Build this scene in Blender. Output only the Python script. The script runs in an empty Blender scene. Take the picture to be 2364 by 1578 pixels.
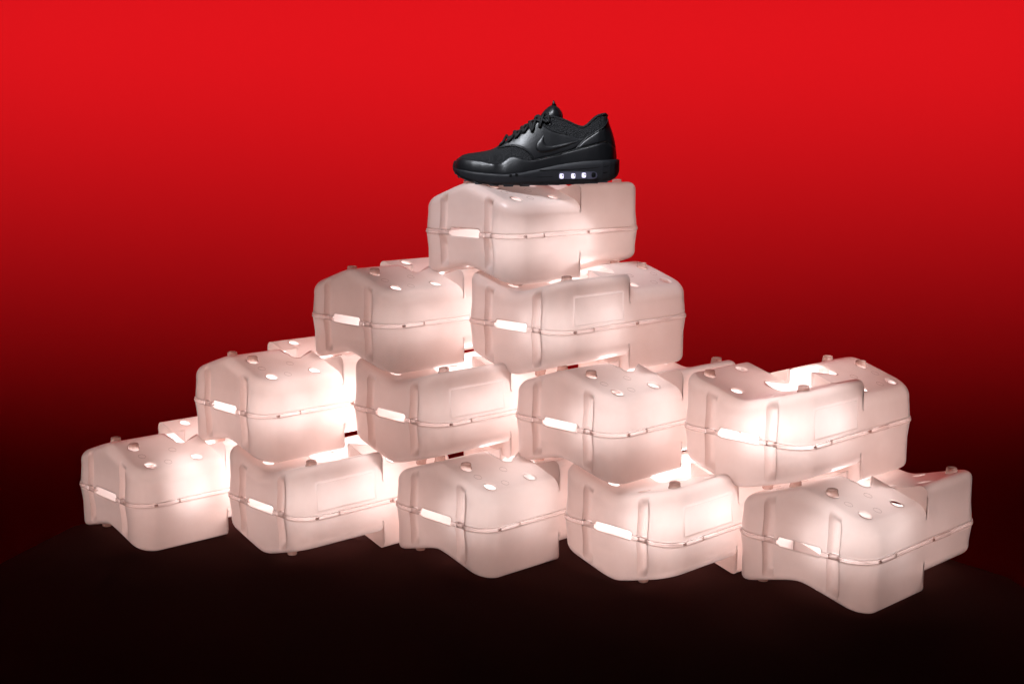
import bpy, bmesh, math, random
import numpy as np
from mathutils import Vector, Matrix
from mathutils.geometry import delaunay_2d_cdt

random.seed(7)
scene = bpy.context.scene
COL = scene.collection

# ------------------------------------------------------------------ camera
CAM_Z = 0.6469 + 0.092
cam_data = bpy.data.cameras.new('camera')
cam_data.sensor_width = 36.0
cam_data.lens = 36.0 * 3012.0 / 2364.0
cam_data.clip_start = 0.05
cam_data.clip_end = 100.0
cam = bpy.data.objects.new('camera', cam_data)
COL.objects.link(cam)
cam.location = (0, 0, CAM_Z)
cam.rotation_euler = (math.pi / 2 - 0.15878, 0, 0)
scene.camera = cam

# ------------------------------------------------------------------ world, lamps, exposure
world = bpy.data.worlds.new('World')
scene.world = world
world.use_nodes = True
bgn = world.node_tree.nodes['Background']
bgn.inputs[0].default_value = (1.0, 0.25, 0.25, 1)
bgn.inputs[1].default_value = 0.0


def area_lamp(name, loc, target, sx, sy, power, color, spread=180):
    l = bpy.data.lights.new(name, 'AREA')
    l.shape = 'RECTANGLE'
    l.size, l.size_y = sx, sy
    l.energy = power
    l.color = color
    l.spread = math.radians(spread)
    o = bpy.data.objects.new(name, l)
    COL.objects.link(o)
    o.location = loc
    d = Vector(target) - Vector(loc)
    o.rotation_euler = d.to_track_quat('-Z', 'Y').to_euler()
    return o


# lamp bank over the set that washes the upper part of the red backdrop
area_lamp('backdrop_lamp', (0, 0.3, 2.4), (0, 4.1, 1.035), 5.0, 0.3, 18.3, (1, 0.95, 0.93), 32.2)
# soft box for the shoe
area_lamp('soft_box', (-0.48, 1.62, 1.95), (0.03, 2.4, 0.78), 0.42, 0.30, 0.95, (0.9, 0.93, 1.0), 24)

vs = scene.view_settings
vs.view_transform = 'Standard'
vs.look = 'None'
vs.exposure = 0
vs.gamma = 1
vs.use_curve_mapping = False
scene.render.engine = 'CYCLES'
cy = scene.cycles
cy.use_denoising = True
cy.max_bounces = 16
cy.diffuse_bounces = 10
cy.glossy_bounces = 4
cy.transmission_bounces = 8
cy.sample_clamp_indirect = 6.0
cy.caustics_reflective = False
cy.caustics_refractive = False


# ------------------------------------------------------------------ material helpers
def new_mat(name):
    m = bpy.data.materials.new(name)
    m.use_nodes = True
    nt = m.node_tree
    nt.nodes.clear()
    out = nt.nodes.new('ShaderNodeOutputMaterial')
    return m, nt, out


def principled(name, color, rough=0.5, spec=0.5, bump=None, coat=0.0, rough_var=0.0, col_var=None):
    m, nt, out = new_mat(name)
    p = nt.nodes.new('ShaderNodeBsdfPrincipled')
    p.inputs['Base Color'].default_value = (*color, 1)
    p.inputs['Roughness'].default_value = rough
    p.inputs['Specular IOR Level'].default_value = spec
    p.inputs['Coat Weight'].default_value = coat
    nt.links.new(p.outputs[0], out.inputs[0])
    tc = nt.nodes.new('ShaderNodeTexCoord')
    if bump:
        scale, dist, strength, kind = bump
        if kind == 'noise':
            t = nt.nodes.new('ShaderNodeTexNoise')
            t.inputs['Scale'].default_value = scale
            t.inputs['Detail'].default_value = 4
            h = t.outputs[0]
        else:
            t = nt.nodes.new('ShaderNodeTexVoronoi')
            t.inputs['Scale'].default_value = scale
            h = t.outputs[0]
        nt.links.new(tc.outputs['Object'], t.inputs['Vector'])
        b = nt.nodes.new('ShaderNodeBump')
        b.inputs['Distance'].default_value = dist
        b.inputs['Strength'].default_value = strength
        nt.links.new(h, b.inputs['Height'])
        nt.links.new(b.outputs[0], p.inputs['Normal'])
    if rough_var:
        n = nt.nodes.new('ShaderNodeTexNoise')
        n.inputs['Scale'].default_value = 22
        n.inputs['Detail'].default_value = 5
        nt.links.new(tc.outputs['Object'], n.inputs['Vector'])
        mr = nt.nodes.new('ShaderNodeMapRange')
        mr.inputs['To Min'].default_value = max(0.02, rough - rough_var)
        mr.inputs['To Max'].default_value = rough + rough_var
        nt.links.new(n.outputs[0], mr.inputs['Value'])
        nt.links.new(mr.outputs[0], p.inputs['Roughness'])
    return m


def frosted(name, trans_col, diff_col, mix=0.55, rough=0.38, clear=0.0, fwd=0.0):
    """thin frosted polypropylene: lets light through diffusely, with a dull sheen"""
    m, nt, out = new_mat(name)
    L_ = nt.links.new
    tc = nt.nodes.new('ShaderNodeTexCoord')
    # uneven wall thickness of the moulding -> slow colour drift
    n1 = nt.nodes.new('ShaderNodeTexNoise')
    n1.inputs['Scale'].default_value = 9
    n1.inputs['Detail'].default_value = 3
    L_(tc.outputs['Object'], n1.inputs['Vector'])
    n2 = nt.nodes.new('ShaderNodeTexNoise')
    n2.inputs['Scale'].default_value = 900
    n2.inputs['Detail'].default_value = 2
    L_(tc.outputs['Object'], n2.inputs['Vector'])

    n3 = nt.nodes.new('ShaderNodeTexNoise')
    n3.inputs['Scale'].default_value = 46
    n3.inputs['Detail'].default_value = 6
    n3.inputs['Roughness'].default_value = 0.65
    L_(tc.outputs['Object'], n3.inputs['Vector'])
    oi = nt.nodes.new('ShaderNodeObjectInfo')
    a1 = nt.nodes.new('ShaderNodeMath'); a1.operation = 'MULTIPLY_ADD'
    a1.inputs[1].default_value = 0.45
    L_(n3.outputs[0], a1.inputs[0]); L_(n1.outputs[0], a1.inputs[2])
    a2 = nt.nodes.new('ShaderNodeMath'); a2.operation = 'MULTIPLY_ADD'; a2.use_clamp = True
    a2.inputs[1].default_value = 0.30
    L_(oi.outputs['Random'], a2.inputs[0])
    a3 = nt.nodes.new('ShaderNodeMath'); a3.operation = 'SUBTRACT'
    a3.inputs[1].default_value = 0.36
    L_(a1.outputs[0], a3.inputs[0]); L_(a3.outputs[0], a2.inputs[2])

    def tinted(col, amt):
        mx = nt.nodes.new('ShaderNodeMix')
        mx.data_type = 'RGBA'
        mx.inputs[6].default_value = (col[0] * (1 - amt), col[1] * (1 - amt * 1.35), col[2] * (1 - amt * 1.5), 1)
        mx.inputs[7].default_value = (*col, 1)
        L_(a2.outputs[0], mx.inputs[0])
        return mx.outputs[2]
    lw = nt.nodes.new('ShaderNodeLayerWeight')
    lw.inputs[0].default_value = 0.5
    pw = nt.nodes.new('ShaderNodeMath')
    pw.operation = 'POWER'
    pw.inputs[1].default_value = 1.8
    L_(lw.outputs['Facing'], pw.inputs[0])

    def slant(sock, k):  # absorption at slanting view, deepened to put the tops' shade into the colour
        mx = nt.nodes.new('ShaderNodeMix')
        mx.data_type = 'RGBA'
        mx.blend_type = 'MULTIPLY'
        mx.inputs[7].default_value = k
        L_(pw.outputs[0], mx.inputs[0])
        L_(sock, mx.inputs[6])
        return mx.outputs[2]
    tr = nt.nodes.new('ShaderNodeBsdfTranslucent')
    df = nt.nodes.new('ShaderNodeBsdfDiffuse')
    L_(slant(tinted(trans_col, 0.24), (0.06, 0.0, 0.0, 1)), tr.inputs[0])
    L_(tinted(diff_col, 0.10), df.inputs[0])
    bp = nt.nodes.new('ShaderNodeBump')
    bp.inputs['Distance'].default_value = 0.00025
    bp.inputs['Strength'].default_value = 0.35
    L_(n2.outputs[0], bp.inputs['Height'])
    mx = nt.nodes.new('ShaderNodeMixShader')
    mx.inputs[0].default_value = mix
    L_(df.outputs[0], mx.inputs[1])
    L_(tr.outputs[0], mx.inputs[2])
    if fwd:
        # part of the light goes on forward, blurred by the frosting
        rf = nt.nodes.new('ShaderNodeBsdfRefraction')
        rf.inputs['IOR'].default_value = 1.22
        rf.inputs['Roughness'].default_value = 0.85
        L_(tinted(tuple(c ** 0.6 for c in trans_col), 0.14), rf.inputs[0])
        mf = nt.nodes.new('ShaderNodeMixShader')
        mf.inputs[0].default_value = fwd
        L_(mx.outputs[0], mf.inputs[1])
        L_(rf.outputs[0], mf.inputs[2])
        mx = mf
    gl = nt.nodes.new('ShaderNodeBsdfGlossy')
    gl.inputs['Roughness'].default_value = rough
    gl.inputs[0].default_value = (1, 1, 1, 1)
    L_(bp.outputs[0], gl.inputs['Normal'])
    f5 = nt.nodes.new('ShaderNodeMath')          # Schlick reflectance, the same from both sides of the thin wall
    f5.operation = 'POWER'
    f5.inputs[1].default_value = 5.0
    L_(lw.outputs['Facing'], f5.inputs[0])
    fr = nt.nodes.new('ShaderNodeMath')
    fr.operation = 'MULTIPLY_ADD'
    fr.inputs[1].default_value = 0.7
    fr.inputs[2].default_value = 0.035
    L_(f5.outputs[0], fr.inputs[0])
    m2 = nt.nodes.new('ShaderNodeMixShader')
    L_(fr.outputs[0], m2.inputs[0])
    L_(mx.outputs[0], m2.inputs[1])
    L_(gl.outputs[0], m2.inputs[2])
    if clear:
        tp = nt.nodes.new('ShaderNodeBsdfTransparent')
        tp.inputs[0].default_value = (0.97, 0.90, 0.88, 1)
        m3 = nt.nodes.new('ShaderNodeMixShader')
        m3.inputs[0].default_value = clear
        L_(m2.outputs[0], m3.inputs[1])
        L_(tp.outputs[0], m3.inputs[2])
        m2 = m3
    L_(m2.outputs[0], out.inputs[0])
    return m


M_SHELL = frosted('frosted_plastic', (0.93, 0.735, 0.68), (0.87, 0.755, 0.72), 0.35, 0.34, 0.0, 0.075)
M_TRIM = frosted('frosted_plastic_trim', (0.93, 0.70, 0.65), (0.90, 0.77, 0.73), 0.42, 0.24, 0.18, 0.08)
M_MARK = frosted('frosted_plastic_mark', (0.93, 0.72, 0.67), (0.90, 0.77, 0.73), 0.42, 0.24, 0.72, 0.0)
M_STUD = frosted('frosted_plastic_stud', (0.80, 0.56, 0.48), (0.80, 0.62, 0.56), 0.45, 0.20, 0.42, 0.10)
M_LABEL = frosted('frosted_plastic_label', (0.94, 0.765, 0.715), (0.92, 0.825, 0.795), 0.355, 0.2, 0.0, 0.078)


# ------------------------------------------------------------------ object helpers
def tag(o, label=None, cat=None, group=None, kind=None):
    if label: o['label'] = label
    if cat: o['category'] = cat
    if group: o['group'] = group
    if kind: o['kind'] = kind
    return o


def mesh_obj(name, verts, faces, mat, parent=None, smooth=True, sharp=None):
    me = bpy.data.meshes.new(name)
    me.from_pydata([tuple(v) for v in verts], [], faces)
    me.materials.append(mat)
    if smooth:
        me.polygons.foreach_set('use_smooth', [True] * len(me.polygons))
        if sharp is not None:
            me.set_sharp_from_angle(angle=math.radians(sharp))
    me.update()
    o = bpy.data.objects.new(name, me)
    COL.objects.link(o)
    o.parent = parent
    return o


def empty(name, loc, rz=0):
    o = bpy.data.objects.new(name, None)
    o.empty_display_size = 0.05
    COL.objects.link(o)
    o.location = loc
    o.rotation_euler = (0, 0, rz)
    return o


# ------------------------------------------------------------------ setting: floor and backdrop
def build_setting():
    fm, nt, out = new_mat('black_floor')
    p = nt.nodes.new('ShaderNodeBsdfDiffuse')      # matt black stage cloth
    tc = nt.nodes.new('ShaderNodeTexCoord')
    n = nt.nodes.new('ShaderNodeTexNoise')
    n.inputs['Scale'].default_value = 3.0
    n.inputs['Detail'].default_value = 8
    nt.links.new(tc.outputs['Object'], n.inputs['Vector'])
    cr_ = nt.nodes.new('ShaderNodeMix')
    cr_.data_type = 'RGBA'
    cr_.inputs[6].default_value = (0.052, 0.022, 0.020, 1)
    cr_.inputs[7].default_value = (0.084, 0.036, 0.033, 1)
    nt.links.new(n.outputs[0], cr_.inputs[0])
    nt.links.new(cr_.outputs[2], p.inputs[0])
    nt.links.new(p.outputs[0], out.inputs[0])
    s = 14
    # low black stage that carries the stack; the red wall drops on behind and beside it
    rim = [(-2.2, -2.5), (2.2, -2.5), (0.90, 1.70), (0.835, 2.11), (0.66, 2.36), (0.30, 2.46), (-0.10, 2.52), (-0.52, 2.62), (-0.62, 2.60), (-0.835, 2.40), (-0.885, 2.20), (-1.0, 1.72)]
    m = len(rim)
    V = [(x, y, 0) for (x, y) in rim] + [(x * 1.004, y + 0.004, -0.006) for (x, y) in rim] + [(x * 1.004, y + 0.004, -0.5) for (x, y) in rim]
    F = [tuple(range(m))] + [(k * m + q, (k + 1) * m + q, (k + 1) * m + (q + 1) % m, k * m + (q + 1) % m) for k in (0, 1) for q in range(m)]
    fl = mesh_obj('floor', V, F, fm, smooth=False)
    tag(fl, kind='structure')
    bmat = principled('red_paper', (0.80, 0.0070, 0.0115), 0.95, 0.05, (260, 0.0004, 0.25, 'noise'))
    b = mesh_obj('backdrop', [(-s, BACK_Y, -2.5), (s, BACK_Y, -2.5), (s, BACK_Y, 6), (-s, BACK_Y, 6)], [(0, 1, 2, 3)], bmat, smooth=False)
    tag(b, kind='structure')


BACK_Y = 4.1
build_setting()

# ------------------------------------------------------------------ the moulded case
CL, CW = 0.360, 0.258          # length, width at the seam
CR = 0.0434                    # plan corner radius
FIL = 0.018                    # roll-over between walls and top
INS = 0.0042                   # how far the walls lean in
GROOVES = (-0.067, 0.054)      # strap grooves on the end wall
SLOT_C, SLOT_H = -0.005, 0.041
DZ = 0.15579


def top_arch(y): return 0.0965 - 0.34 * math.sqrt(y * y + 0.013 ** 2)
def top_trough(y): return 0.0545 + 0.30 * math.sqrt(y * y + 0.015 ** 2)
def bot_arch(y): return 0.0560 + 0.27 * math.sqrt(y * y + 0.015 ** 2)
def bot_trough(y): return 0.0915 - 0.30 * math.sqrt(y * y + 0.015 ** 2)


def half_outline():
    """U of the seam outline of one half, from (0,-W/2) round the end x=-L/2 to (0,W/2); with inward normals"""
    hx, hy = CL / 2, CW / 2
    pts = []
    xs = np.linspace(0, -(hx - CR), 28)
    for x in xs: pts.append((x, -hy, 0, 1))
    for k in range(1, 13):
        a = math.radians(90 * k / 12)
        pts.append((-(hx - CR) - CR * math.sin(a), -(hy - CR) - CR * math.cos(a), math.sin(a), math.cos(a)))
    ye = hy - CR
    ys = set(np.round(np.linspace(-ye, ye, 36), 5))
    for g in GROOVES:
        for d in (-0.0125, -0.0112, -0.010, -0.008, -0.006, -0.003, 0, 0.003, 0.006, 0.008, 0.010, 0.0112, 0.0125):
            ys.add(round(g + d, 5))
    for sgn in (-1, 1):
        for d in (-0.006, -0.0052, -0.004, -0.002, -0.0006, -0.0001, 0.0001, 0.0012):
            ys.add(round(SLOT_C + sgn * (SLOT_H + d), 5))
    ys = sorted(y for y in ys if -ye < y < ye)
    ys2 = []
    for y in ys:
        if not ys2 or y - ys2[-1] > 0.00015: ys2.append(y)
    for y in ys2: pts.append((-hx, y, 1, 0))
    for k in range(0, 12):
        a = math.radians(90 * k / 12)
        pts.append((-(hx - CR) - CR * math.cos(a), (hy - CR) + CR * math.sin(a), math.cos(a), -math.sin(a)))
    for x in xs[::-1]: pts.append((x, hy, 0, -1))
    return pts


OUTL = half_outline()
LAB = (0.040, 0.158, 0.0125, 0.0600)   # label field on the trough half's long wall
LABEL_GEO = []


def slot_z(x, y, h):
    if x > -CL / 2 + 1e-4: return 0.0
    d = SLOT_H - abs(y - SLOT_C)
    if d <= 0: return 0.0
    r = 0.0055
    if d >= r: return h
    return h - r + math.sqrt(max(0, r * r - (r - d) ** 2))


def groove_dx(x, y, z, H):
    if x > -CL / 2 + 0.034: return 0.0
    tot = 0.0
    for g in GROOVES:
        t = abs(y - g) / 0.0112
        if t < 1:
            prof = (1 - t ** 3.6)
            e = (H - 0.004 - z) / 0.018
            e = max(0, min(1, e)); e = e * e * (3 - 2 * e)
            tot += 0.0105 * prof * e
    near = max(0, min(1, (-CL / 2 + 0.034 - x) / 0.012))
    return tot * near


def sdf_in(x, y):
    """distance inside the (leaned-in) rounded rectangle"""
    hx, hy, r = CL / 2 - INS, CW / 2 - INS, CR - INS
    qx, qy = abs(x) - (hx - r), abs(y) - (hy - r)
    return -(math.hypot(max(qx, 0), max(qy, 0)) + min(max(qx, qy), 0) - r)


def opening_poly(a_u=0.052, y0=0.023, yt=0.045):
    """boundary of the centre opening in one half (x<=0), from (0,-y0) to (0,y0)"""
    pts = [(0, -y0), (-0.012, -y0 - 0.006), (-0.024, -y0 - 0.0125), (-0.034, -yt + 0.003), (-0.0385, -yt)]
    for k in range(0, 11):
        a = math.radians(-80 + 160 * k / 10)
        pts.append((-0.036 - (a_u - 0.036) * math.cos(a) - 0.003, (yt) * math.sin(a) * 0.98))
    pts += [(-0.0385, yt), (-0.034, yt - 0.003), (-0.024, y0 + 0.0125), (-0.012, y0 + 0.006), (0, y0)]
    return pts


def in_poly(x, y, P):
    c = False
    j = len(P) - 1
    for i in range(len(P)):
        xi, yi = P[i]; xj, yj = P[j]
        if (yi > y) != (yj > y) and x < (xj - xi) * (y - yi) / (yj - yi) + xi: c = not c
        j = i
    return c


def plan_mesh(holes, opening=True):
    """2D triangulation of the top of one half (x<=0), shared by every shell"""
    pts, edges = [], []
    rings = []
    ks = [0.0, 0.0006, 0.0022, 0.0048, 0.008, 0.012, 0.0125, 0.0155, 0.018]
    for s in ks:
        ring = []
        for (x, y, nx, ny) in OUTL:
            ring.append(len(pts)); pts.append((x + nx * (INS + s), y + ny * (INS + s)))
        rings.append(ring)
    for ring in rings:
        for a, b in zip(ring[:-1], ring[1:]): edges.append((a, b))
    op = opening_poly()
    start = len(pts)
    dense = []
    for (p, q) in zip(op[:-1], op[1:]):
        n = max(1, int(math.dist(p, q) / 0.004))
        for k in range(n): dense.append((p[0] + (q[0] - p[0]) * k / n, p[1] + (q[1] - p[1]) * k / n))
    dense.append(op[-1])
    pts += dense
    for k in range(len(dense) - 1): edges.append((start + k, start + k + 1))
    i_lo, i_hi = start, start + len(dense) - 1
    # mid line
    yl = CW / 2 - INS - ks[-1]
    for sgn, iend in ((-1, i_lo), (1, i_hi)):
        y0 = abs(dense[0][1])
        prev = iend
        for y in np.linspace(y0, yl, 14)[1:-1]:
            pts.append((0.0, sgn * y)); edges.append((prev, len(pts) - 1)); prev = len(pts) - 1
        edges.append((prev, rings[-1][0] if sgn < 0 else rings[-1][-1]))
    for ring_a, ring_b in zip(rings[:-1], rings[1:]):
        edges.append((ring_a[0], ring_b[0])); edges.append((ring_a[-1], ring_b[-1]))
    for (hx, hy, hr) in holes:
        for rr in (hr, hr + 0.003):
            st = len(pts)
            for k in range(24):
                a = 2 * math.pi * k / 24
                pts.append((hx + rr * math.cos(a), hy + rr * math.sin(a)))
            for k in range(24): edges.append((st + k, st + (k + 1) % 24))
    g = 0.0075
    for i in range(1, int(CL / 2 / g) + 1):
        for j in range(-20, 21):
            x, y = -i * g, j * g + (0.5 * g if i % 2 else 0)
            if sdf_in(x, y) < FIL + 0.004: continue
            if any(math.hypot(x - h[0], y - h[1]) < h[2] + 0.006 for h in holes): continue
            if (opening and in_poly(x, y, op)) or min(math.dist((x, y), d) for d in dense) < 0.003: continue
            pts.append((x, y))
    v, e, f, *_ = delaunay_2d_cdt([Vector(p) for p in pts], edges, [], 0, 1e-6)
    keep = []
    for t in f:
        cx = sum(v[i].x for i in t) / 3; cy_ = sum(v[i].y for i in t) / 3
        if cx > -1e-6 or sdf_in(cx, cy_) < -1e-6: continue
        if any(math.hypot(cx - h[0], cy_ - h[1]) < h[2] for h in holes): continue
        if opening and in_poly(cx, cy_, op): continue
        keep.append(tuple(t))
    return [(p.x, p.y) for p in v], keep


HR = 0.0103
# where studs and round holes sit (distance from the end, +-y)
ARCH_HOLES = [(-CL / 2 + a, s * y, HR) for (a, y) in ((0.0455, 0.0945), (0.138, 0.034), (0.138, 0.0945)) for s in (-1, 1)]
TROUGH_HOLES = [(-CL / 2 + a, s * y, HR) for (a, y) in ((0.0455, 0.034), (0.138, 0.0945)) for s in (-1, 1)]
ARCH_PEGS = [(-CL / 2 + 0.0455, s * 0.034) for s in (-1, 1)]
TROUGH_PEGS = [(-CL / 2 + 0.049, s * 0.0945) for s in (-1, 1)]
PH = 0.0101
PLAN_ARCH = plan_mesh(ARCH_HOLES + [(x, y, PH) for (x, y) in ARCH_PEGS])
PLAN_TROUGH = plan_mesh(TROUGH_HOLES + [(x, y, PH) for (x, y) in TROUGH_PEGS])
PLAN_BOT_ARCH = plan_mesh([(x, y, PH) for (x, y) in TROUGH_PEGS], False)
PLAN_BOT_TROUGH = plan_mesh([(x, y, PH) for (x, y) in ARCH_PEGS], False)


def shell_half(plan, Hf, slot_h, flange, label=False):
    """verts/faces of one half (x<=0), z up from the seam"""
    P2, T = plan
    used = sorted({i for t in T for i in t})
    remap = {i: k for k, i in enumerate(used)}
    verts, faces = [], []
    for i in used:
        x, y = P2[i]
        s = max(0.0, sdf_in(x, y))
        H = Hf(y)
        z = H if s >= FIL else H - FIL + math.sqrt(max(0.0, FIL * FIL - (FIL - s) ** 2))
        verts.append((x + groove_dx(x, y, z, H), y, z))
    for t in T: faces.append(tuple(remap[i] for i in t))
    # walls
    NL = 15
    ZC = 0.0352
    lab = []
    cols = []
    for (x, y, nx, ny) in OUTL:
        xt, yt_ = x + nx * INS, y + ny * INS
        H = Hf(yt_)
        zt = H - FIL
        z0 = max(slot_z(x, y, slot_h), 0.0027 if slot_h > 0.008 else 0.0043)
        col = []
        for k in range(NL + 1):
            f = k / NL
            # shared levels up to ZC so that the two halves weld along the mid line
            z = z0 + (ZC - z0) * k / 8 if k <= 8 else ZC + (zt - ZC) * (k - 8) / (NL - 8)
            ins = flange + (INS - flange) * min(1.0, max(z, 0) / 0.0335)
            px, py = x + nx * ins, y + ny * ins
            col.append(len(verts))
            verts.append((px + groove_dx(px, py, z, H), py, z))
        cols.append(col)
    for a, b in zip(cols[:-1], cols[1:]):
        for k in range(NL):
            q = (a[k], a[k + 1], b[k + 1], b[k])
            if label:
                c = [sum(verts[i][j] for i in q) / 4 for j in range(3)]
                if c[1] < -CW / 2 + 0.01 and LAB[0] < c[0] + CL / 2 < LAB[1] and LAB[2] < c[2] < LAB[3]:
                    lab.append(q)
                    continue
            faces.append(q)
    if label:
        ids = sorted({i for q in lab for i in q})
        mp = {i: k for k, i in enumerate(ids)}
        cnt = {}
        for q in lab:
            for i in q: cnt[i] = cnt.get(i, 0) + 1
        LABEL_GEO.clear()
        LABEL_GEO.append(([(verts[i][0], verts[i][1] - (0.0001 if cnt[i] == 4 else 0.0), verts[i][2]) for i in ids],
                          [tuple(mp[i] for i in q) for q in lab]))
    return verts, faces


def web(Hn, Hf):
    """upright web on the mid line between the two halves' tops"""
    ys = []
    yl = CW / 2 - INS
    for s in (0, 0.0006, 0.0022, 0.0048, 0.008, 0.012, 0.0125, 0.0155, 0.018): ys.append(yl - s)
    ys += list(np.linspace(yl - 0.018, 0.023, 14))[1:]
    verts, faces = [], []
    for sgn in (-1, 1):
        st = len(verts)
        for y in ys:
            s = yl - y
            d = 0 if s >= FIL else FIL - math.sqrt(max(0, FIL ** 2 - (FIL - s) ** 2))
            verts += [(0, sgn * y, Hn(y) - d), (0, sgn * y, Hf(y) - d)]
        for k in range(len(ys) - 1):
            faces.append((st + 2 * k, st + 2 * k + 1, st + 2 * k + 3, st + 2 * k + 2))
    # strip of wall between the two roll-overs
    return verts, faces


def build_shell(name, near, far, slot_h, flange, zs, parent):
    V, F = [], []
    for (plan, Hf), sx in ((near, 1), (far, -1)):
        v, f = shell_half(plan, Hf, slot_h, flange, zs > 0 and sx < 0)
        o = len(V)
        flip = (sx < 0) != (zs < 0)
        # far half: turned half a turn so the case is point-symmetric
        V += [(sx * x, sx * y, zs * z) for (x, y, z) in v]
        F += [tuple(o + i for i in (t if zs > 0 else t[::-1])) for t in f]
    v, f = web(near[1], far[1])
    o = len(V)
    V += [(x, y, zs * z) for (x, y, z) in v]
    F += [tuple(o + i for i in t) for t in f]
    bm = bmesh.new()
    bv = [bm.verts.new(p) for p in V]
    for t in F:
        try: bm.faces.new([bv[i] for i in t])
        except ValueError: pass
    bmesh.ops.remove_doubles(bm, verts=bm.verts, dist=4e-5)
    bmesh.ops.dissolve_degenerate(bm, dist=1e-6, edges=bm.edges)
    # consistent outward normals: test against the case centre line
    for fc in bm.faces:
        c = fc.calc_center_median()
        ref = Vector((c.x * 0.6, c.y * 0.6, 0))
        if abs(c.x) < 1e-4: continue
        if (c - ref).dot(fc.normal) < 0: fc.normal_flip()
    me = bpy.data.meshes.new(name)
    bm.to_mesh(me); bm.free()
    me.materials.append(M_SHELL)
    me.polygons.foreach_set('use_smooth', [True] * len(me.polygons))
    me.set_sharp_from_angle(angle=math.radians(38))
    ob = bpy.data.objects.new(name, me)
    COL.objects.link(ob)
    ob.parent = parent
    # no thickened edge where the label field is let in flush
    vg = ob.vertex_groups.new(name='rim')
    vg.add([v.index for v in me.vertices], 1.0, 'REPLACE')
    if zs > 0:
        vg.add([v.index for v in me.vertices if v.co.y > CW / 2 - 0.01 and LAB[0] - 0.008 < CL / 2 - v.co.x < LAB[1] + 0.008
                and LAB[2] - 0.006 < v.co.z < LAB[3] + 0.006], 0.0, 'REPLACE')
    md = ob.modifiers.new('edge_thickness', 'SOLIDIFY')
    md.vertex_group = 'rim'
    md.thickness = 0.0024
    md.offset = -1
    md.use_rim = True
    md.use_rim_only = True
    return ob


def lathe(profile, n=20):
    V, F = [], []
    for (r, z) in profile:
        for k in range(n):
            a = 2 * math.pi * k / n
            V.append((r * math.cos(a), r * math.sin(a), z))
    for i in range(len(profile) - 1):
        for k in range(n):
            F.append((i * n + k, i * n + (k + 1) % n, (i + 1) * n + (k + 1) % n, (i + 1) * n + k))
    F.append(tuple(range((len(profile) - 1) * n, len(profile) * n)))
    return V, F


PEG_V, PEG_F = lathe([(0.0104, -0.0022), (0.0104, 0.0002), (0.0097, 0.0014), (0.0092, 0.003), (0.0090, 0.0072),
                      (0.0084, 0.0086), (0.0072, 0.0092), (0.0060, 0.0089), (0.0052, 0.0080)])
PEG_MESH = None


def add_peg(x, y, z, zs, parent):
    global PEG_MESH
    if PEG_MESH is None:
        o = mesh_obj('stud', PEG_V, PEG_F, M_STUD, parent, True, 50)
        PEG_MESH = o.data
    else:
        o = bpy.data.objects.new('stud', PEG_MESH)
        COL.objects.link(o); o.parent = parent
    o.location = (x, y, zs * z)
    if zs < 0: o.rotation_euler = (math.pi, 0, 0)
    return o


def full_outline(off=0.0):
    pts = [(x - nx * off, y - ny * off) for (x, y, nx, ny) in OUTL]
    oth = [(-x, -y) for (x, y) in pts]
    return pts[:-1] + oth[:-1]


HINGES = ((0.037, 0.082), (0.197, 0.252))


def rim_band(parent):
    """double lip that runs round the seam, broken at the end slots"""
    V, F = [], []
    pts = [(x, y, nx, ny) for (x, y, nx, ny) in OUTL][:-1]
    pts = pts + [(-x, -y, -nx, -ny) for (x, y, nx, ny) in pts]
    n = len(pts)
    prof = [(-0.0006, -0.0046), (0.0005, -0.0043), (0.0009, -0.0038), (0.0009, -0.0007), (0.0001, -0.0004), (0.0001, 0.0002),
            (0.0004, 0.0005), (0.0004, 0.0023), (0.0000, 0.0027), (-0.0013, 0.0030)]
    for (x, y, nx, ny) in pts:
        for (o, z) in prof: V.append((x - nx * o, y - ny * o, z))
    m = len(prof)
    for i in range(n):
        j = (i + 1) % n
        xa, ya = pts[i][:2]; xb, yb = pts[j][:2]
        mx_, my_ = (xa + xb) / 2, (ya + yb) / 2
        if abs(mx_) > CL / 2 - 1e-3:
            sg = 1 if mx_ < 0 else -1
            if abs(my_ * sg - SLOT_C) < SLOT_H: continue
            if any(abs(my_ * sg - g) < 0.0082 for g in GROOVES): continue
        if abs(my_) > CW / 2 - 1e-3:
            sg = 1 if my_ < 0 else -1
            if any(a + 0.002 < mx_ * sg + CL / 2 < b - 0.002 for (a, b) in HINGES): continue
        for k in range(m - 1):
            F.append((i * m + k, i * m + k + 1, j * m + k + 1, j * m + k))
    return mesh_obj('seam_lip', V, F, M_TRIM, parent, True, 35)


def rounded_box(sx, sy, sz, b, drop=None):
    bm = bmesh.new()
    bmesh.ops.create_cube(bm, size=1)
    for v in bm.verts: v.co = Vector((v.co.x * sx, v.co.y * sy, v.co.z * sz))
    bmesh.ops.bevel(bm, geom=list(bm.edges), offset=b, segments=2, affect='EDGES', profile=0.6)
    if drop is not None:      # moulded feature open towards the inside of the wall
        bm.normal_update()
        bmesh.ops.delete(bm, geom=[f for f in bm.faces if f.normal.dot(Vector(drop)) > 0.5], context='FACES')
    bm.verts.index_update()
    V = [tuple(v.co) for v in bm.verts]
    F = [tuple(v.index for v in f.verts) for f in bm.faces]
    bm.free()
    return V, F


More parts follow.
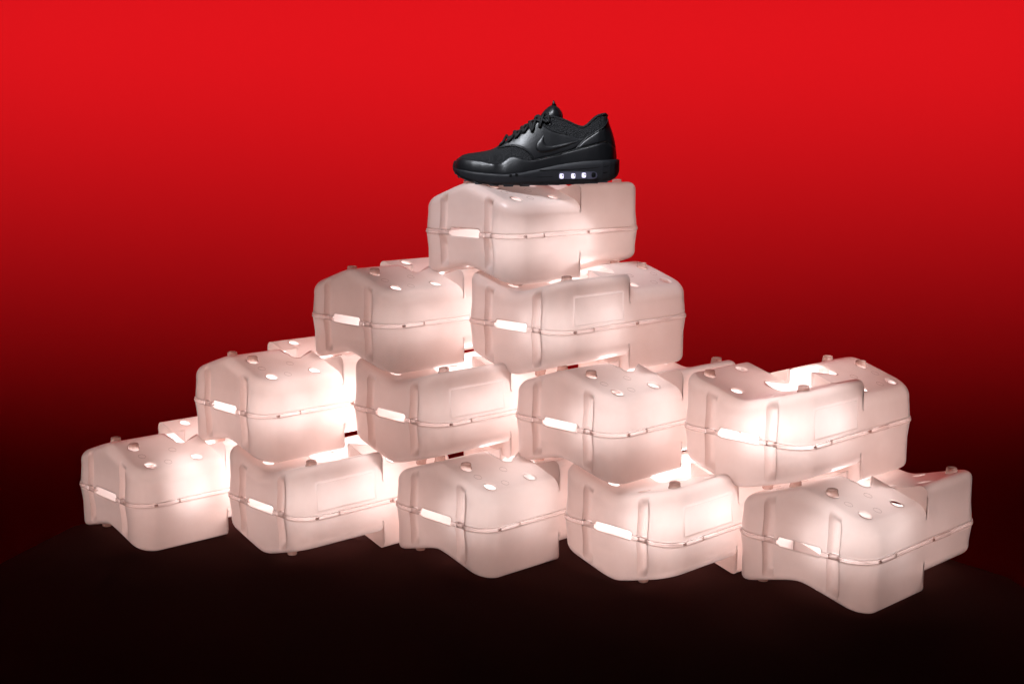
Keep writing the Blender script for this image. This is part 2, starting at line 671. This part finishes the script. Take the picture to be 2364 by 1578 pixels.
def make_case(name):
    global FIL
    root = empty(name, (0, 0, 0))
    up = build_shell('upper_shell', (PLAN_ARCH, top_arch), (PLAN_TROUGH, top_trough), 0.0088, 0.0012, 1, root)
    FIL = 0.012      # the underside is turned over more tightly
    lo = build_shell('lower_shell', (PLAN_BOT_ARCH, bot_arch), (PLAN_BOT_TROUGH, bot_trough), 0.0068, 0.0002, -1, root)
    FIL = 0.018
    for (x, y) in ARCH_PEGS: add_peg(x, y, top_arch(y), 1, up)
    for (x, y) in TROUGH_PEGS: add_peg(-x, y, top_trough(y), 1, up)
    for (x, y) in TROUGH_PEGS: add_peg(x, y, bot_arch(y), -1, lo)
    for (x, y) in ARCH_PEGS: add_peg(-x, y, bot_trough(y), -1, lo)
    # ejector marks left by the mould on the arched top
    for (a, b) in ((0.0455, 0.064), (0.080, 0.0945), (0.108, 0.060)):
        for sg in (-1, 1):
            V, F = [], []
            cx_, cy0 = -CL / 2 + a, sg * b
            for i in range(24):
                an = 2 * math.pi * i / 24
                for rr, dz_ in ((0.0062, -0.0002), (0.0064, 0.0003), (0.0068, 0.0003), (0.0070, -0.0002)):
                    px_, py_ = cx_ + rr * math.cos(an), cy0 + rr * math.sin(an)
                    V.append((px_, py_, top_arch(py_) + dz_))
            for i in range(24):
                for q in range(3):
                    i2 = (i + 1) % 24
                    F.append((i * 4 + q, i2 * 4 + q, i2 * 4 + q + 1, i * 4 + q + 1))
            mesh_obj('mould_mark', V, F, M_MARK, up, True)
    rim_band(root)
    # hinge knuckles along both long seams
    for sg in (1, -1):
        for (a, b) in HINGES:
            V, F = rounded_box(b - a, 0.0040, 0.0072, 0.0010, (0, sg, 0))
            o = mesh_obj('hinge', V, F, M_TRIM, root, True, 35)
            o.location = (sg * (-CL / 2 + (a + b) / 2), sg * (-CW / 2 - 0.0001), -0.0010)
            V, F = lathe([(0.0018, -0.003), (0.0021, -0.0026), (0.0021, 0.0026), (0.0018, 0.003)], 12)
            k = mesh_obj('hinge_pin', V, F, M_STUD, o, True, 40)
            k.rotation_euler = (0, math.pi / 2, 0)
            k.location = (-sg * ((b - a) / 2 + 0.003), -sg * 0.0012, 0.0004)
        for g in GROOVES:
            V, F = rounded_box(0.0075, 0.017, 0.0085, 0.0010, (sg, 0, 0))
            o = mesh_obj('clasp', V, F, M_TRIM, root, True, 35)
            o.location = (sg * (-CL / 2 + 0.0042), sg * g, -0.0008)
    # smooth label field let into one long side (trough half)
    V, F = LABEL_GEO[0]
    mesh_obj('label_field', [(-x, -y, z) for (x, y, z) in V], F, M_LABEL, root, True, 30)
    return root


def copy_tree(o, parent=None):
    c = o.copy()
    COL.objects.link(c)
    c.parent = parent
    for ch in list(o.children):
        copy_tree(ch, c)
    return c


YAW = 0.75908
UU = Vector((math.cos(YAW), math.sin(YAW), 0))
VV = Vector((-math.sin(YAW), math.cos(YAW), 0))
# near front corner (x, y), tier, turned?, label, lamp (u, v, z, watts)
CASES = [
    (-0.65194, 2.20019, 0, 0, 'leftmost pink plastic case of the bottom tier, its right side glowing almost white', (0.275, 0.16, 0, 1.4)),
    (-0.35658, 2.12183, 0, 1, 'second pink case from the left in the bottom tier, raised rounded front corner', (0.245, 0.17, 0, 1.1)),
    (-0.04586, 2.05802, 0, 0, 'middle case of the bottom tier, dim pink with holed arched top', (0.215, 0.17, 0, 0.8)),
    (0.25053, 1.98063, 0, 1, 'fourth pink case from the left in the bottom tier, below two others', (0.25, 0.17, -0.01, 1.2)),
    (0.53764, 1.89444, 0, 0, 'rightmost case of the bottom tier, nearest to the lower right', (0.235, 0.16, 0, 0.85)),
    (-0.43650, 2.22257, 1, 0, 'leftmost case of the second tier, bright with two studs on top', (0.245, 0.16, -0.01, 1.35)),
    (-0.12920, 2.15553, 1, 1, 'second case from the left in the second tier, glowing at its right', (0.28, 0.165, 0, 1.05)),
    (0.16675, 2.07772, 1, 0, 'third case from the left in the second tier, under the upper right case', (0.235, 0.17, 0, 0.92)),
    (0.45531, 1.99290, 1, 1, 'rightmost case of the second tier, open trough and oval cutout on top', (0.24, 0.175, 0, 1.25)),
    (-0.21596, 2.24979, 2, 0, 'left case of the third tier, just below the top case', (0.27, 0.16, 0, 0.9)),
    (0.08235, 2.17423, 2, 1, 'right case of the third tier with cutout top beneath the top case', (0.225, 0.17, 0, 0.78)),
    (-0.00159, 2.27117, 3, 0, 'topmost case of the pyramid, carrying the black sneaker', (0.255, 0.15, -0.03, 0.85)),
]
LAMP_W = 1.62
proto = make_case('storage_case')
for i, (x, y, tier, turned, label, lamp) in enumerate(CASES):
    r = proto if i == 0 else copy_tree(proto)
    c = Vector((x, y, 0)) + UU * (CL / 2) + VV * (CW / 2)
    r.location = (c.x, c.y, 0.092 + tier * DZ)
    r.rotation_euler = (0, 0, YAW + (math.pi if turned else 0))
    tag(r, label, 'storage case', 'glowing plastic cases stacked in a pyramid')
    # lamp in each case's rear half, with a weaker one added for even glow
    for (du, dv, share) in ((lamp[0], lamp[1], 0.72), (lamp[0] - 0.125, lamp[1] - 0.01, 0.36)):
        l = bpy.data.lights.new('case_lamp', 'POINT')
        l.energy = LAMP_W * lamp[3] * share
        l.shadow_soft_size = 0.056 if share > 0.5 else 0.045
        l.color = (1.0, 0.975, 0.985)
        lo = bpy.data.objects.new('case_lamp', l)
        COL.objects.link(lo)
        pz = Vector((x, y, 0)) + UU * (du + 0.025) + VV * dv
        lo.location = (pz.x, pz.y, 0.092 + tier * DZ + lamp[2] * 0.4 - 0.018)
#SHOE
# ------------------------------------------------------------------ the sneaker
PX = 1.0 / 6215.0


def sx(c): return (c - 220) * PX
def sz(c): return (1092 - c) * PX
def curve(pts):
    xs = [sx(p[0]) for p in pts]; zs = [sz(p[1]) for p in pts]
    return lambda x: float(np.interp(x, xs, zs))


Z_TOP = curve([(222, 890), (228, 850), (238, 825), (262, 795), (330, 747), (400, 728), (540, 710), (640, 690), (700, 665), (760, 622), (900, 552),
               (1000, 490), (1100, 422), (1180, 364), (1230, 335), (1330, 322), (1462, 352), (1560, 395), (1640, 430), (1700, 435),
               (1750, 410), (1800, 360), (1860, 310), (1925, 290), (1950, 300), (1970, 340), (2000, 425), (2020, 475), (2050, 575),
               (2064, 650), (2070, 720), (2076, 790)])
Z_MID = curve([(215, 870), (240, 890), (300, 905), (500, 932), (800, 955), (1000, 937), (1200, 897), (1500, 837), (1700, 812), (2000, 797), (2065, 790), (2110, 800)])
Z_BOT = curve([(215, 900), (240, 935), (300, 985), (400, 1025), (500, 1045), (650, 1062), (1000, 1070), (1400, 1066), (1700, 1054), (1900, 1040), (2000, 1018), (2060, 988), (2100, 945), (2110, 900)])
WX = [0, .0008, .003, .007, .013, .022, .035, .055, .08, .10, .125, .16, .2, .25, .27, .284, .294, .300, .3033, .3042]
WW = [0, .007, .0135, .0205, .0275, .034, .0405, .0465, .0495, .0495, .047, .041, .038, .038, .0365, .0325, .026, .018, .009, .0]


def w_sole(x): return float(np.interp(x, WX, WW))
def w_up(x):
    """half width of the upper at the feather line"""
    xs = (x - 0.0015) / (0.2975 - 0.0015) * 0.3042
    return max(0.0, w_sole(max(0, min(.3042, xs))) - 0.0025)


OPENX = [sx(c) for c in (690, 780, 1000, 1230, 1500, 1850, 1930, 1965, 2000)]
OPENV = [0, .30, .42, .52, .60, .62, .55, .30, 0.12]


def y_up(x, z):
    zb = Z_MID(x) - 0.004
    zt = max(Z_TOP(x), zb + 0.001)
    q = max(0.0, min(1.0, (z - zb) / (zt - zb)))
    o = float(np.interp(x, OPENX, OPENV))
    n = 2.3
    closed = (1 - q ** n) ** (1 / n)
    opened = 1 - (1 - o) * q ** 1.6
    k = max(0.0, min(1.0, (o - 0.0) / 0.30))
    return w_up(x) * (closed * (1 - k) + opened * k)


S_LEATHER = principled('black_leather', (0.011, 0.011, 0.013), 0.38, 0.55, (420, 0.0006, 0.35, 'noise'), rough_var=0.08)
S_KNIT = principled('black_knit', (0.012, 0.012, 0.014), 0.72, 0.4, (520, 0.0015, 1.0, 'voronoi'))
S_RUBBER = principled('black_rubber', (0.019, 0.019, 0.023), 0.55, 0.40, (700, 0.0002, 0.2, 'noise'))
S_LACE = principled('black_lace', (0.009, 0.009, 0.010), 0.7, 0.35, (1500, 0.0004, 0.6, 'noise'))
S_GROOVE = principled('black_groove', (0.004, 0.004, 0.005), 0.7, 0.2)
S_CELL = principled('clear_cell', (0.05, 0.05, 0.07), 0.12, 0.6, coat=0.5)
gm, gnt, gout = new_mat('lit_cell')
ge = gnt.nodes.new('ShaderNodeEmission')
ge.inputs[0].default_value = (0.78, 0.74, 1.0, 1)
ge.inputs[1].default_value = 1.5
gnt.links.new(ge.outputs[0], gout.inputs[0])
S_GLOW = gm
gm2, gnt2, gout2 = new_mat('window_halo')
gp = gnt2.nodes.new('ShaderNodeBsdfPrincipled')
gp.inputs['Base Color'].default_value = (0.05, 0.05, 0.07, 1)
gp.inputs['Roughness'].default_value = 0.2
gp.inputs['Emission Color'].default_value = (0.62, 0.58, 0.9, 1)
gp.inputs['Emission Strength'].default_value = 0.05  # faint emission painted in as the cells' halo on the window
gnt2.links.new(gp.outputs[0], gout2.inputs[0])
S_WINDOW = gm2

shoe = empty('sneaker', (0, 0, 0))
tag(shoe, 'single black leather and knit sneaker standing on the topmost case', 'sneaker')

# upper body ------------------------------------------------------
def build_upper():
    xs = sorted(set(list(np.linspace(sx(223), sx(2075), 120)) + [sx(c) for c in (225, 228, 232, 236, 2040, 2055, 2062, 2068, 2072)]))
    NQ = 22
    V, F = [], []
    for x in xs:
        zb, zt = Z_MID(x) - 0.004, max(Z_TOP(x), Z_MID(x) - 0.003)
        col = []
        qs = [1 - (1 - k / NQ) ** 1.6 for k in range(NQ + 1)]
        for q in qs: col.append((x, -y_up(x, zb + (zt - zb) * q), zb + (zt - zb) * q))
        for q in qs[::-1]: col.append((x, y_up(x, zb + (zt - zb) * q), zb + (zt - zb) * q))
        V += col
    m = 2 * (NQ + 1)
    for i in range(len(xs) - 1):
        for k in range(m - 1):
            if k == NQ and xs[i] > sx(700) and xs[i] < sx(1960): continue
            F.append((i * m + k, (i + 1) * m + k, (i + 1) * m + k + 1, i * m + k + 1))
    return mesh_obj('knit_upper', V, F, S_KNIT, shoe, True)


knit = build_upper()


def resample(poly, step, closed=True):
    out = []
    n = len(poly)
    for i in range(n if closed else n - 1):
        p, q = poly[i], poly[(i + 1) % n]
        m = max(1, int(math.dist(p, q) / step))
        for k in range(m): out.append((p[0] + (q[0] - p[0]) * k / m, p[1] + (q[1] - p[1]) * k / m))
    if not closed: out.append(poly[-1])
    return out


def smooth_poly(pts, it=2):
    for _ in range(it):
        n = len(pts)
        q = []
        for i in range(n):
            a, b = pts[i], pts[(i + 1) % n]
            q += [(a[0] * .75 + b[0] * .25, a[1] * .75 + b[1] * .25), (a[0] * .25 + b[0] * .75, a[1] * .25 + b[1] * .75)]
        pts = q
    return pts


def panel_geo(crop, yfun, off, edge=0.0012, smooth=1, grid=0.0032, base=0.0012):
    """a patch cut in side view and laid over the surface y=yfun(x,z), rolled down at its edge"""
    poly = [(sx(a), sz(b)) for (a, b) in crop]
    if smooth: poly = smooth_poly(poly, smooth)
    loop = resample(poly, 0.0022)
    n = len(loop)
    area = sum(loop[i][0] * loop[(i + 1) % n][1] - loop[(i + 1) % n][0] * loop[i][1] for i in range(n))
    sg = 1 if area > 0 else -1
    pts = list(loop)
    edges = [(i, (i + 1) % n) for i in range(n)]
    seg = np.array(loop); seg2 = np.roll(seg, -1, 0); dseg = seg2 - seg; l2 = (dseg ** 2).sum(1) + 1e-12

    def dist(p):
        t = np.clip(((np.array(p) - seg) * dseg).sum(1) / l2, 0, 1)
        return float(np.sqrt((((seg + dseg * t[:, None]) - np.array(p)) ** 2).sum(1).min()))
    for d in (0.0005, 0.0013, 0.0026):
        for i in range(n):
            a, b = loop[i - 1], loop[(i + 1) % n]
            tx, ty = b[0] - a[0], b[1] - a[1]
            L_ = math.hypot(tx, ty) + 1e-9
            p = (loop[i][0] - sg * ty / L_ * d, loop[i][1] + sg * tx / L_ * d)
            if in_poly(p[0], p[1], loop) and dist(p) > d * 0.8: pts.append(p)
    x0, x1 = min(p[0] for p in loop), max(p[0] for p in loop)
    z0, z1 = min(p[1] for p in loop), max(p[1] for p in loop)
    for i in range(int((x1 - x0) / grid) + 1):
        for j in range(int((z1 - z0) / grid) + 1):
            p = (x0 + i * grid, z0 + j * grid)
            if in_poly(p[0], p[1], loop) and dist(p) > 0.0036: pts.append(p)
    v, e, f, *_ = delaunay_2d_cdt([Vector(p) for p in pts], edges, [], 0, 1e-6)
    V, F = [], []
    for p in v:
        d = dist((p.x, p.y))
        o = -base + (off + base) * (1 - math.exp(-d / edge * 1.6))
        V.append((p.x, -(yfun(p.x, p.y) + o), p.y))
    for t in f:
        cx = sum(v[i].x for i in t) / 3; cz = sum(v[i].y for i in t) / 3
        if in_poly(cx, cz, loop): F.append(tuple(t))
    return V, F


def panel(name, crop, off, mat, yfun=None, both=False, parent=None, **kw):
    V, F = panel_geo(crop, yfun or y_up, off, **kw)
    if both:
        n = len(V)
        V = V + [(x, -y, z) for (x, y, z) in V]
        F = F + [tuple(i + n for i in t[::-1]) for t in F]
    return mesh_obj(name, V, F, mat, parent or shoe, True)


FOX = [(800, 806), (850, 768), (900, 755), (960, 765), (1020, 793), (1080, 803), (1120, 800), (1200, 784), (1350, 750), (1600, 683),
       (1700, 658), (1850, 618), (1905, 606), (1955, 611), (2005, 632), (2062, 662)]
MUD = [(222, 880), (234, 835), (262, 800), (310, 775), (400, 788), (520, 800), (620, 825), (740, 846)] + FOX + [(2074, 720), (2078, 812), (2000, 818), (1700, 832), (1500, 858), (1200, 915), (1000, 955), (800, 975), (500, 952), (300, 925), (235, 905)]
panel('mudguard', MUD, 0.0016, S_LEATHER, both=True)
QUARTER = [(712, 682), (716, 664), (760, 634), (900, 562), (1000, 500), (1100, 432), (1178, 372), (1205, 372), (1225, 398), (1270, 438), (1340, 474),
           (1440, 503), (1540, 525), (1660, 560), (1735, 545), (1680, 600), (1610, 676), (1350, 752), (1200, 786), (1135, 802), (1118, 770), (1100, 742), (1050, 694), (980, 658),
           (900, 640), (830, 645), (760, 668)]
for mir in (0, 1):
    V, F = panel_geo(QUARTER, y_up, 0.0014)
    if mir: V = [(x, -y, z) for (x, y, z) in V]
    mesh_obj('side_panel', V, F, S_LEATHER, shoe, True)
HEEL = [(1606, 682), (1665, 612), (1725, 560), (1810, 508), (1880, 464), (1930, 425), (1955, 385), (1966, 335), (1985, 385), (2005, 440), (2025, 490), (2052, 580),
        (2066, 660), (2005, 630), (1955, 609), (1905, 604), (1850, 616), (1700, 656)]
panel('heel_counter', HEEL, 0.0013, S_LEATHER, both=True)
SWOOSH = [(1248, 512), (1252, 535), (1252, 575), (1258, 602), (1275, 624), (1305, 635), (1340, 636), (1400, 628), (1500, 606), (1600, 586), (1655, 576),
          (1640, 596), (1560, 628), (1450, 668), (1360, 698), (1290, 716), (1240, 724), (1200, 720), (1168, 700), (1152, 668), (1152, 634), (1168, 600), (1200, 560), (1230, 530)]
for mir in (0, 1):
    V, F = panel_geo(SWOOSH, lambda x, z: y_up(x, z) + 0.0012, 0.0026, edge=0.0022, grid=0.0026)
    if mir: V = [(x, -y, z) for (x, y, z) in V]
    mesh_obj('swoosh_emblem', V, F, S_LEATHER, shoe, True)


def tube(path, r, n=8, cap=True):
    V, F = [], []
    P = [Vector(p) for p in path]
    up = Vector((0.1, 0.3, 1)).normalized()
    for i, p in enumerate(P):
        t = (P[min(i + 1, len(P) - 1)] - P[max(i - 1, 0)]).normalized()
        a = t.cross(up)
        if a.length < 1e-4: a = t.cross(Vector((1, 0, 0)))
        a.normalize(); b = a.cross(t)
        rr = r[i] if isinstance(r, (list, tuple)) else r
        for k in range(n):
            an = 2 * math.pi * k / n
            V.append(tuple(p + (a * math.cos(an) + b * math.sin(an)) * rr))
    for i in range(len(P) - 1):
        for k in range(n):
            F.append((i * n + k, i * n + (k + 1) % n, (i + 1) * n + (k + 1) % n, (i + 1) * n + k))
    if cap:
        F.append(tuple(range(n))[::-1]); F.append(tuple(range((len(P) - 1) * n, len(P) * n)))
    return V, F


def spline(pts, n=8):
    P = [Vector(p) for p in pts]
    P = [P[0] * 2 - P[1]] + P + [P[-1] * 2 - P[-2]]
    out = []
    for i in range(1, len(P) - 2):
        for k in range(n):
            t = k / n
            a, b, c, d = P[i - 1], P[i], P[i + 1], P[i + 2]
            out.append(0.5 * ((2 * b) + (c - a) * t + (2 * a - 5 * b + 4 * c - d) * t * t + (3 * b - a - 3 * c + d) * t ** 3))
    out.append(P[-2])
    return out


def on_side(c, off=0.0):
    x, z = sx(c[0]), sz(c[1])
    return (x, -(y_up(x, z) + off), z)


# piping lines that catch the light
for crop, r in (([(1205, 375), (1222, 398), (1270, 440), (1340, 477), (1440, 506), (1505, 518)], 0.0009),
                ([(1604, 680), (1665, 609), (1725, 557), (1810, 505), (1880, 461), (1928, 424), (1956, 384), (1966, 345)], 0.0010),
                ([(1135, 800), (1200, 785), (1350, 751), (1600, 683), (1700, 659), (1850, 619)], 0.0008),
                ([(735, 668), (790, 655), (840, 645), (900, 640), (980, 658), (1050, 694), (1100, 742), (1122, 785)], 0.0011)):
    V, F = tube(spline([on_side(c, 0.0014) for c in crop]), r)
    V2 = [(x, -y, z) for (x, y, z) in V]
    n = len(V)
    mesh_obj('piping', V + V2, F + [tuple(i + n for i in f[::-1]) for f in F], S_LEATHER, shoe, True)

# collar roll
cr = [(1240, 335), (1330, 324), (1400, 335), (1462, 354), (1560, 396), (1640, 430), (1700, 435), (1750, 410), (1800, 361), (1860, 312), (1925, 292), (1950, 302)]
left = [on_side(c, -0.001) for c in cr]
path = spline(left + [(sx(1962), 0, sz(312))] + [(x, -y, z) for (x, y, z) in left[::-1]], 6)
V, F = tube(path, 0.0024, 10)
mesh_obj('collar_roll', V, F, S_KNIT, shoe, True)
# sock lining that closes the opening well below the collar
V, F = [], []
xs_ = np.linspace(sx(900), sx(1950), 40)
for x in xs_:
    z = Z_TOP(x) - 0.018
    y = y_up(x, z) * 0.97
    V += [(x, -y, z), (x, -y * 0.5, z - 0.012), (x, y * 0.5, z - 0.012), (x, y, z)]
for i in range(39):
    for k in range(3): F.append((4 * i + k, 4 * i + 4 + k, 4 * i + 5 + k, 4 * i + 1 + k))
mesh_obj('lining', V, F, S_KNIT, shoe, True)

# tongue ----------------------------------------------------------
def pillow(name, crop, half, edge, mat, parent, smooth=2):
    V, F = panel_geo(crop, lambda x, z: 0.0, half, edge=edge, smooth=smooth, base=0.0, grid=0.003)
    n = len(V)
    V = V + [(x, -y, z) for (x, y, z) in V]
    F = F + [tuple(i + n for i in t[::-1]) for t in F]
    return mesh_obj(name, V, F, mat, parent, True)


tongue = pillow('tongue', [(740, 640), (880, 545), (1000, 462), (1110, 385), (1205, 315), (1225, 285), (1275, 228), (1340, 186), (1385, 192), (1440, 240), (1468, 300), (1464, 356),
                           (1420, 420), (1300, 420), (1100, 500), (880, 620)], 0.021, 0.010, S_LEATHER, shoe, 2)
pillow('pull_tab', [(1334, 192), (1346, 160), (1358, 134), (1366, 140), (1376, 165), (1400, 205), (1370, 200)], 0.009, 0.004, S_LEATHER, tongue, 1)
V, F = tube(spline([(sx(a), -0.0150, sz(b)) for (a, b) in [(1362, 208), (1395, 222), (1425, 252), (1446, 300), (1448, 345)]]), 0.0007, 6)
mesh_obj('stitching', V, F, S_LACE, tongue, True)

# eyelets and laces -----------------------------------------------
EYE = [(757, 642), (856, 594), (940, 552), (1022, 500), (1112, 486), (1198, 436)]
V0, F0 = None, None
ringv, ringf = [], []
for c, r in ((( 1300, 388), 0.0042),):
    p = Vector(on_side(c, 0.0012))
    V, F = [], []
    for i in range(20):
        a = 2 * math.pi * i / 20
        for k in range(8):
            b = 2 * math.pi * k / 8
            rr = r + 0.0013 * math.cos(b)
            V.append((p.x + rr * math.cos(a), p.y - 0.0012 * math.sin(b), p.z + rr * math.sin(a)))
    for i in range(20):
        for k in range(8):
            F.append((i * 8 + k, i * 8 + (k + 1) % 8, ((i + 1) % 20) * 8 + (k + 1) % 8, ((i + 1) % 20) * 8 + k))
    for s_ in (1, -1):
        mesh_obj('eyelet', [(x, y * s_, z) for (x, y, z) in V], F, S_LEATHER, shoe, True)
# eyelet hole discs under the lace ends
EY2 = EYE + [(1300, 388)]
for i in range(len(EY2) - 1):
    for s_ in (1, -1):
        a = on_side(EY2[i], 0.0018)
        b = on_side(EY2[i + 1], 0.0018)
        ea, eb = Z_TOP(a[0]), Z_TOP(b[0])
        xm = sx(EY2[i][0] + 34); zt = Z_TOP(xm)
        p = [Vector(a) + Vector((-0.0004, 0.002, -0.0012)), Vector(a) + Vector((0.0012, -0.0012, 0.003)),
             Vector((xm, -(y_up(xm, zt) + 0.0016), zt + 0.0012)),
             Vector((xm + 0.004, -0.008, zt + 0.0085)),
             Vector((xm + 0.0065, 0.0, zt + 0.0105 + 0.0012 * s_)),
             Vector((b[0] - 0.004, 0.008, Z_TOP(b[0] - 0.004) + 0.0085)),
             Vector((b[0], y_up(b[0], Z_TOP(b[0])) + 0.0016, Z_TOP(b[0]) + 0.001)),
             Vector((b[0], -b[1], b[2]))]
        P = [(q.x, q.y * s_, q.z) for q in spline(p, 6)]
        V, F = tube(P, 0.0026, 8)
        mesh_obj('lace', V, F, S_LACE, shoe, True)
# knot loop near the top of the throat
for pts in ([(1150, 345), (1165, 318), (1190, 312), (1215, 335), (1245, 362), (1285, 385)],
            [(1110, 470), (1098, 440), (1090, 400), (1110, 372), (1140, 362), (1180, 362), (1215, 385)],
            [(1020, 500), (1012, 465), (1030, 425), (1060, 410), (1095, 405)],
            [(940, 556), (930, 520), (942, 490), (975, 478), (1010, 470)],
            [(855, 600), (846, 572), (862, 550), (900, 532)]):
    P = []
    for c in pts:
        x, z = sx(c[0]), sz(c[1])
        zt = Z_TOP(x)
        y = y_up(x, min(z, zt)) + 0.003
        if z > zt: y = max(0.006, y - (z - zt) * 1.2)
        P.append((x, -y, z))
    V, F = tube(spline(P, 6), 0.0026, 8)
    mesh_obj('lace', V, F, S_LACE, shoe, True)

# midsole ---------------------------------------------------------
def sole_mesh(name, zlo, zhi, grow, mat, parent, bulge=0.0016, x0=None, x1=None, lay=9):
    xs = [x for x in sorted(set(WX + list(np.linspace(0.004, 0.300, 70))))]
    if x0 is not None: xs = [x for x in xs if x0 <= x <= x1]
    loop = [(x, -1) for x in xs] + [(x, 1) for x in xs[::-1]]
    V, F = [], []
    n = len(loop)
    for k in range(lay + 1):
        f = k / lay
        for (x, s_) in loop:
            zb, zt = zlo(x), zhi(x)
            b = bulge * (1 - (2 * f - 1) ** 4) - (0.0012 if k in (0, lay) else 0)
            w = max(0, w_sole(x) + grow + b) if 0 < x < 0.3042 else (0.0 if grow == 0 else 0.0)
            V.append((x, s_ * w, zb + (zt - zb) * f))
    for k in range(lay):
        for i in range(n):
            j = (i + 1) % n
            F.append((k * n + i, k * n + j, (k + 1) * n + j, (k + 1) * n + i))
    h = n // 2
    for base in (0, lay * n):
        for i in range(h - 1):
            q = (base + i, base + i + 1, base + n - 2 - i, base + n - 1 - i)
            F.append(q if base else q[::-1])
    return mesh_obj(name, V, F, mat, parent, True, 50)


mid = sole_mesh('midsole', lambda x: Z_BOT(x), lambda x: Z_MID(x), 0.0, S_RUBBER, shoe)


def side_strip(pts, r, off=0.0018):
    return tube(spline([(sx(a), -(w_sole(sx(a)) + off), sz(b)) for (a, b) in pts], 6), r, 6)


for pts, r in (([(1200, 913), (1400, 908), (1600, 900), (1780, 888), (1950, 868), (2050, 852)], 0.00075),
               ([(1015, 986), (1180, 986), (1350, 982)], 0.0006),
               ([(1868, 946), (1960, 934), (2078, 908)], 0.0006)):
    V, F = side_strip(pts, r, 0.0012)
    mesh_obj('sidewall_groove', V, F, S_GROOVE, mid, True)
for c in ((874, 970), (938, 962)):
    V, F = rounded_box(0.0046, 0.0016, 0.0052, 0.0005)
    o = mesh_obj('sidewall_dimple', V, F, S_GROOVE, mid, True, 40)
    x = sx(c[0]); o.location = (x, -(w_sole(x) + 0.0012), sz(c[1])); o.rotation_euler = (0, 0.25, 0)

# air window with lit cells ---------------------------------------------------
def pill(cx, cz, hl, hh, y0, y1, n=10):
    V, F = [], []
    loop = []
    for k in range(n + 1):
        a = -math.pi / 2 + math.pi * k / n
        loop.append((cx + hl - hh + hh * math.cos(a), cz + hh * math.sin(a)))
    for k in range(n + 1):
        a = math.pi / 2 + math.pi * k / n
        loop.append((cx - hl + hh + hh * math.cos(a), cz + hh * math.sin(a)))
    m = len(loop)
    for (x, z) in loop: V.append((x, y0, z))
    for (x, z) in loop: V.append((x, y1, z))
    for i in range(m): F.append((i, (i + 1) % m, m + (i + 1) % m, m + i))
    F.append(tuple(range(m, 2 * m)))
    return V, F


wx, wz = sx(1625), sz(968)
yw = -(w_sole(wx) + 0.0010)
V, F = pill(wx, wz, 220 * PX, 40 * PX, yw + 0.004, yw - 0.0012)
win = mesh_obj('air_window', V, F, S_WINDOW, shoe, True, 40)
win.rotation_euler = (0, 0, 0)
for c, lit in (((1445, 977), 1), ((1575, 975), 1), ((1694, 967), 1), ((1802, 962), 0)):
    V, F = rounded_box(46 * PX, 0.0030, 56 * PX, 0.0024)
    o = mesh_obj('air_cell', V, F, S_GLOW if lit else S_GROOVE, win, True, 40)
    o.location = (sx(c[0]), yw - 0.0016, sz(c[1]))
    if lit:
        V, F = rounded_box(16 * PX, 0.0010, 20 * PX, 0.0006)
        k = mesh_obj('cell_post', V, F, S_CELL, win, True, 40)
        k.location = (sx(c[0]) + 0.0016, yw - 0.0026, sz(c[1]) + 0.0012)

# outsole and its lugs ---------------------------------------------
outs = sole_mesh('outsole', lambda x: Z_BOT(x) - 0.0016, lambda x: Z_BOT(x) + 0.0004, -0.0005, S_RUBBER, shoe, bulge=0.0, lay=2)
for (a, b, top, bot) in ((480, 556, 1036, 1066), (640, 738, 1056, 1086), (798, 902, 1062, 1092), (978, 1084, 1062, 1090), (1150, 1290, 1064, 1080), (1310, 1420, 1062, 1078), (1440, 1580, 1058, 1072), (1600, 1700, 1052, 1066),
                         (1720, 1850, 1044, 1060), (1870, 1960, 1034, 1050), (360, 428, 1008, 1034), (285, 335, 975, 1000), (246, 280, 930, 962)):
    xa, xb = sx(a), sx(b)
    wa = w_sole((xa + xb) / 2) - 0.001
    ta = 10 * PX
    V = []
    for s_ in (-1, 1):
        V += [(xa - ta, s_ * w_sole(max(xa - ta, 0.001)), sz(top)), (xb + ta, s_ * w_sole(xb + ta), sz(top)), (xb, s_ * (wa + 0.0005), sz(bot)), (xa, s_ * (wa + 0.0005), sz(bot))]
    F = [(0, 1, 2, 3), (7, 6, 5, 4), (0, 4, 5, 1), (1, 5, 6, 2), (2, 6, 7, 3), (3, 7, 4, 0)]
    mesh_obj('lug', V, F, S_RUBBER, outs, False)
# toe bumper wrapping up the tip
V, F = [], []
prof = [(238, 812), (232, 835), (224, 870), (226, 905), (240, 938), (256, 950)]
for k, (a, b) in enumerate(prof):
    for j in range(13):
        t = -1 + 2 * j / 12
        bend = 0.012 * t * t
        V.append((sx(a) - 0.0012 + bend, 0.017 * t, sz(b)))
for k in range(len(prof) - 1):
    for j in range(12): F.append((k * 13 + j, k * 13 + j + 1, (k + 1) * 13 + j + 1, (k + 1) * 13 + j))
tb = mesh_obj('toe_bumper', V, F, S_RUBBER, shoe, True)
md = tb.modifiers.new('thick', 'SOLIDIFY'); md.thickness = 0.003; md.offset = -1

shoe.location = (-0.1079, 2.405, 0.6435)
